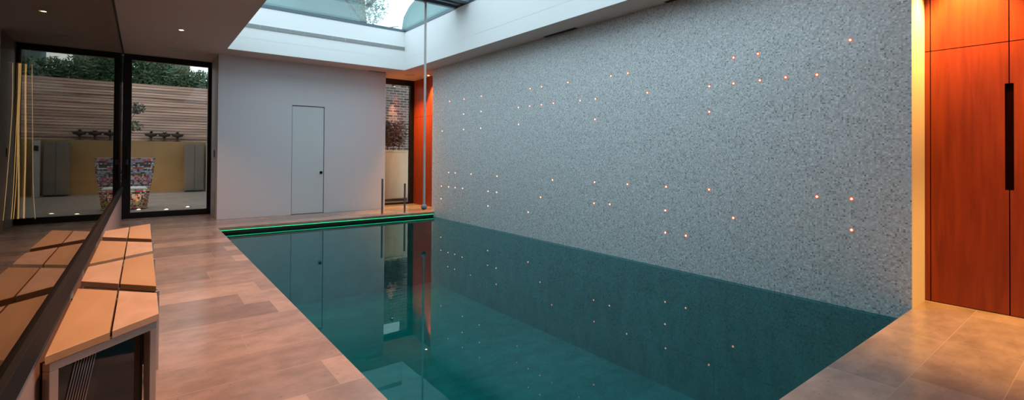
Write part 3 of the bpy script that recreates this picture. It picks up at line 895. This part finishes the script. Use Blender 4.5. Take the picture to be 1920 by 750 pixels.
# ------------------------------------------------------------------ brick yard behind the narrow window
bm = B(); box(bm, 4.3, 8, Y3 + .15, 12.6, 3.6, 3.8)  # slab added out of view to keep sky light off the planter
struct('trim_sky_blocker', bm, M['white_paint'], 'added sky-blocking slab outside the narrow window')
bm = B(); box(bm, 0, 4.5, 0, .22, -.02, 3.50)
o = obj('brick_wall', bm, M['brick'], loc=(4.2, 13.45, 0)); tag(o, 'old brick wall behind the narrow far window', 'wall')
pl = thing('steel_planter', 'tall brushed steel planter glowing behind the narrow window', 'planter', (5.02, 12.62, -.02))
b = B(); box(b, 0, .98, 0, .50, .06, 1.40, bev=.03); obj('box', b, M['planter'], pl)
b = B(); box(b, .03, .95, .03, .47, 0, .06); obj('plinth', b, M['dark'], pl)
b = B(); box(b, -.008, .988, -.008, .508, 1.385, 1.425, bev=.004); obj('rim', b, M['planter'], pl)
r = random.Random(4); b = B()
for j in range(6): leaves(b, 420, r, (.12 + .15 * j, .26, 1.86 + .05 * r.random()), (.17, .17, .40), .040)
t = thing('planter_shrub', 'dark leafy shrub growing out of the steel planter', 'shrub', (5.02, 12.62, 0))
obj('foliage', b, M['leaf_dark'], t)
b = B()
for j in range(5): tube(b, [(.12 + .17 * j, .25, 1.415), (.10 + .18 * j, .28, 1.9)], [.014, .008], 6)
obj('stem', b, M['bark'], t)
for i, (x, lb) in enumerate([(5.50, 'left brass spotlight on the brick wall top'), (5.87, 'right brass spotlight on the brick wall top')]):
    t = thing('garden_spotlight', lb, 'spotlight', (x, 13.45, 3.36), group='spotlights on the brick wall')
    b = B(); box(b, -.03, .03, -.10, .0, -.02, .02, bev=.004); obj('bracket', b, M['rail'], t)
    b = B(); lathe(b, [(0, .05), (.03, .05), (.03, -.05), (.026, -.05)], 16, c=(0, -.13, 0)); obj('housing', b, M['rail'], t)
    b = B(); lathe(b, [(0, -.052), (.026, -.050)], 16, c=(0, -.13, 0)); obj('lens', b, M['lamp_white'], t)

# ------------------------------------------------------------------ seen through the skylight: house wall, canopy, curved roof
hs = thing('neighbouring_house', 'grey-green house wall above the left part of the skylight', 'house', (0, 0, -.02))
b = B(); box(b, 3.1, 9.6, 26, 32, 0, 16, bev=.02); obj('wall', b, M['house'], hs)
b = B(); prism(b, [(2.9, 16), (9.8, 16), (6.35, 19)], 'y', 25.8, 32.2); obj('roof', b, M['house_roof'], hs)
b = B()
for zz in (4.0, 12.2):
    for xx in (4.2, 6.4): box(b, xx, xx + 1.1, 25.96, 26.02, zz, zz + 1.5)
obj('window', b, M['black'], hs)
cr_ = thing('curved_roof_house', 'pale curved roof seen through the skylight corner by the rope', 'house', (0, 0, -.02))
prof = [(11.9, 0), (11.9, 8.6), (12.0, 9.3), (12.35, 10.0), (12.9, 10.7), (13.3, 11.6), (13.9, 12.6), (15.2, 13.6), (17, 14.2), (19.5, 14.4), (22, 14.2), (22, 0)]
b = B(); prism(b, prof, 'y', 26, 32)
for v in b.verts: v.co.x += (v.co.y - 26) * .50
obj('shell', b, M['house'], cr_)
b = B()
for i in range(1, len(prof) - 2):
    p, q = Vector((prof[i][0], 25.9, prof[i][1])), Vector((prof[i + 1][0], 25.9, prof[i + 1][1])); tube(b, [p, q], .06, 6)
obj('verge', b, M['house_roof'], cr_)
tb = thing('garden_house', 'tan house front just visible over the hedge, right pane of the door', 'house', (0, 28, -.02))
b = B(); box(b, -.3, 1.75, 0, 3, 0, 6.4, bev=.02); obj('wall', b, M['tan'], tb)
b = B(); prism(b, [(-.4, 6.4), (1.85, 6.4), (.72, 7.6)], 'y', -.1, 3.1); obj('roof', b, M['house_roof'], tb)
tr = thing('canopy_tree', 'leafy tree against the white sky above the skylight', 'tree', (8.8, 23.5, -.02))
r = random.Random(12); b = B()
tube(b, [(.0, 0, 0), (.1, 0, 5), (-.2, 0, 9), (0, 0, 12)], [.28, .2, .13, .05], 9)
for i in range(9):
    a = r.uniform(-.6, .6); z0 = r.uniform(6, 10); tube(b, [(0, 0, z0), (1.2 * math.cos(a) * r.choice((-1, 1)), a, z0 + 1.3), (2.0 * r.choice((-1, 1)), a * 2, z0 + 1.6)], [.08, .04, .015], 6)
obj('trunk', b, M['bark'], tr)
b = B()
for i in range(16):
    leaves(b, 210, r, (r.uniform(-1.5, .7), r.uniform(-1, 1), r.uniform(7.8, 12.5)), (.75, .6, .8), .10)
obj('foliage', b, M['leaf_pale'], tr)
tr = thing('canopy_tree', 'small spray of leaves at the left skylight corner', 'tree', (2.8, 23.8, -.02))
b = B(); tube(b, [(0, 0, 0), (.0, 0, 5), (.15, 0, 9)], [.16, .11, .04], 8); obj('trunk', b, M['bark'], tr)
b = B()
for i in range(8): leaves(b, 150, r, (r.uniform(-.8, .3), r.uniform(-.5, .5), r.uniform(7.2, 9.8)), (.5, .4, .5), .09)
obj('foliage', b, M['leaf_pale'], tr)

# ------------------------------------------------------------------ lights
def spot(name, loc, target, power, col, size, blend=.6, radius=.03):
    L = bpy.data.lights.new(name, 'SPOT'); L.energy = power; L.color = col
    L.spot_size = math.radians(size); L.spot_blend = blend; L.shadow_soft_size = radius
    o = bpy.data.objects.new(name, L); C.objects.link(o); o.location = loc
    o.rotation_euler = (Vector(target) - Vector(loc)).to_track_quat('-Z', 'Y').to_euler()
    return o
WARM = (1, .42, .18)
for i, y in enumerate((9.166, 6.9, 4.6, 2.3)):
    spot('downlight_beam', (.457, y, H - .03), (.457, y, 0), 190 if y > 9 else 330, WARM, 105, .9, .035)
AMB = (1, .50, .12)
for y in (.86, -.2, -1.3):
    spot('cupboard_beam', (XC - .24, y, H - .02), (XC - .12, y, 0), 580, AMB, 70, .6, .03)
spot('recess_beam', (XC - .17, 10.55, H - .03), (XC - .06, 10.55, 0), 420, AMB, 70, .7, .03)
spot('recess_beam', (5.0, 11.1, H - .03), (5.0, 11.1, 0), 330, AMB, 110, .8, .03)
for x in (5.50, 5.87):
    spot('brick_beam', (x, 13.28, 3.28), (x, 13.42, 1.6), 260, (1, .42, .20), 30, .6, .02)
for x in (5.34, 5.66):
    spot('planter_beam', (x, 12.13, 3.2), (x, 12.62, .75), 420, (1, .56, .24), 13, .7, .03)
for x, y in ((-.066, 13.95), (.44, 13.62), (.872, 14.0)):
    spot('uplight_beam', (x, y, .03), (x, y + .3, 3), 10, (1, .75, .5), 100, .8, .03)
spot('garden_wall_beam', (.4, 18.6, .05), (.4, 20, 1.0), 60, (1, .62, .25), 120, .9, .05)

# world: bright overcast dusk sky
w = bpy.data.worlds.new('World'); scene.world = w; w.use_nodes = True
nt = w.node_tree; nt.nodes.clear()
bg = N(nt, 'ShaderNodeBackground'); wo = N(nt, 'ShaderNodeOutputWorld')
tc = N(nt, 'ShaderNodeTexCoord'); nz = N(nt, 'ShaderNodeTexNoise'); nz.inputs['Scale'].default_value = 2.2; nz.inputs['Detail'].default_value = 5
nt.links.new(tc.outputs['Generated'], nz.inputs['Vector'])
mx = N(nt, 'ShaderNodeMix', data_type='RGBA'); mx.inputs['A'].default_value = (.74, .86, 1, 1); mx.inputs['B'].default_value = (.82, .91, 1, 1)
nt.links.new(nz.outputs[0], mx.inputs['Factor']); nt.links.new(mx.outputs['Result'], bg.inputs[0])
bg.inputs[1].default_value = 3.1
nt.links.new(bg.outputs[0], wo.inputs[0])

# ------------------------------------------------------------------ camera
f, yaw, cyp, pitch, roll = 896.29, .6572, 281.84, .0097, -.0065
cam = bpy.data.cameras.new('camera'); co = bpy.data.objects.new('camera', cam); C.objects.link(co)
cam.sensor_fit = 'HORIZONTAL'; cam.sensor_width = 36; cam.lens = f / 1920 * 36
cam.shift_y = -(375 - cyp) / 1920
cam.clip_start = .02; cam.clip_end = 200
F = Vector((math.sin(yaw) * math.cos(pitch), math.cos(yaw) * math.cos(pitch), math.sin(pitch)))
R0 = Vector((math.cos(yaw), -math.sin(yaw), 0)); U0 = R0.cross(F)
cr, sr = math.cos(roll), math.sin(roll)
# image x' = x cos r - y sin r ; y' = x sin r + y cos r
R_ = R0 * cr - U0 * sr
U_ = R0 * sr + U0 * cr
mat = Matrix(((R_.x, U_.x, -F.x, 0), (R_.y, U_.y, -F.y, 0), (R_.z, U_.z, -F.z, CAMZ), (0, 0, 0, 1)))
co.matrix_world = mat
scene.camera = co

scene.view_settings.view_transform = 'Standard'
scene.view_settings.look = 'None'
scene.view_settings.gamma = 1
scene.view_settings.exposure = 0
scene.view_settings.use_curve_mapping = False
scene.cycles.max_bounces = 10
scene.cycles.transparent_max_bounces = 12
scene.cycles.caustics_reflective = False
scene.cycles.sample_clamp_indirect = 4
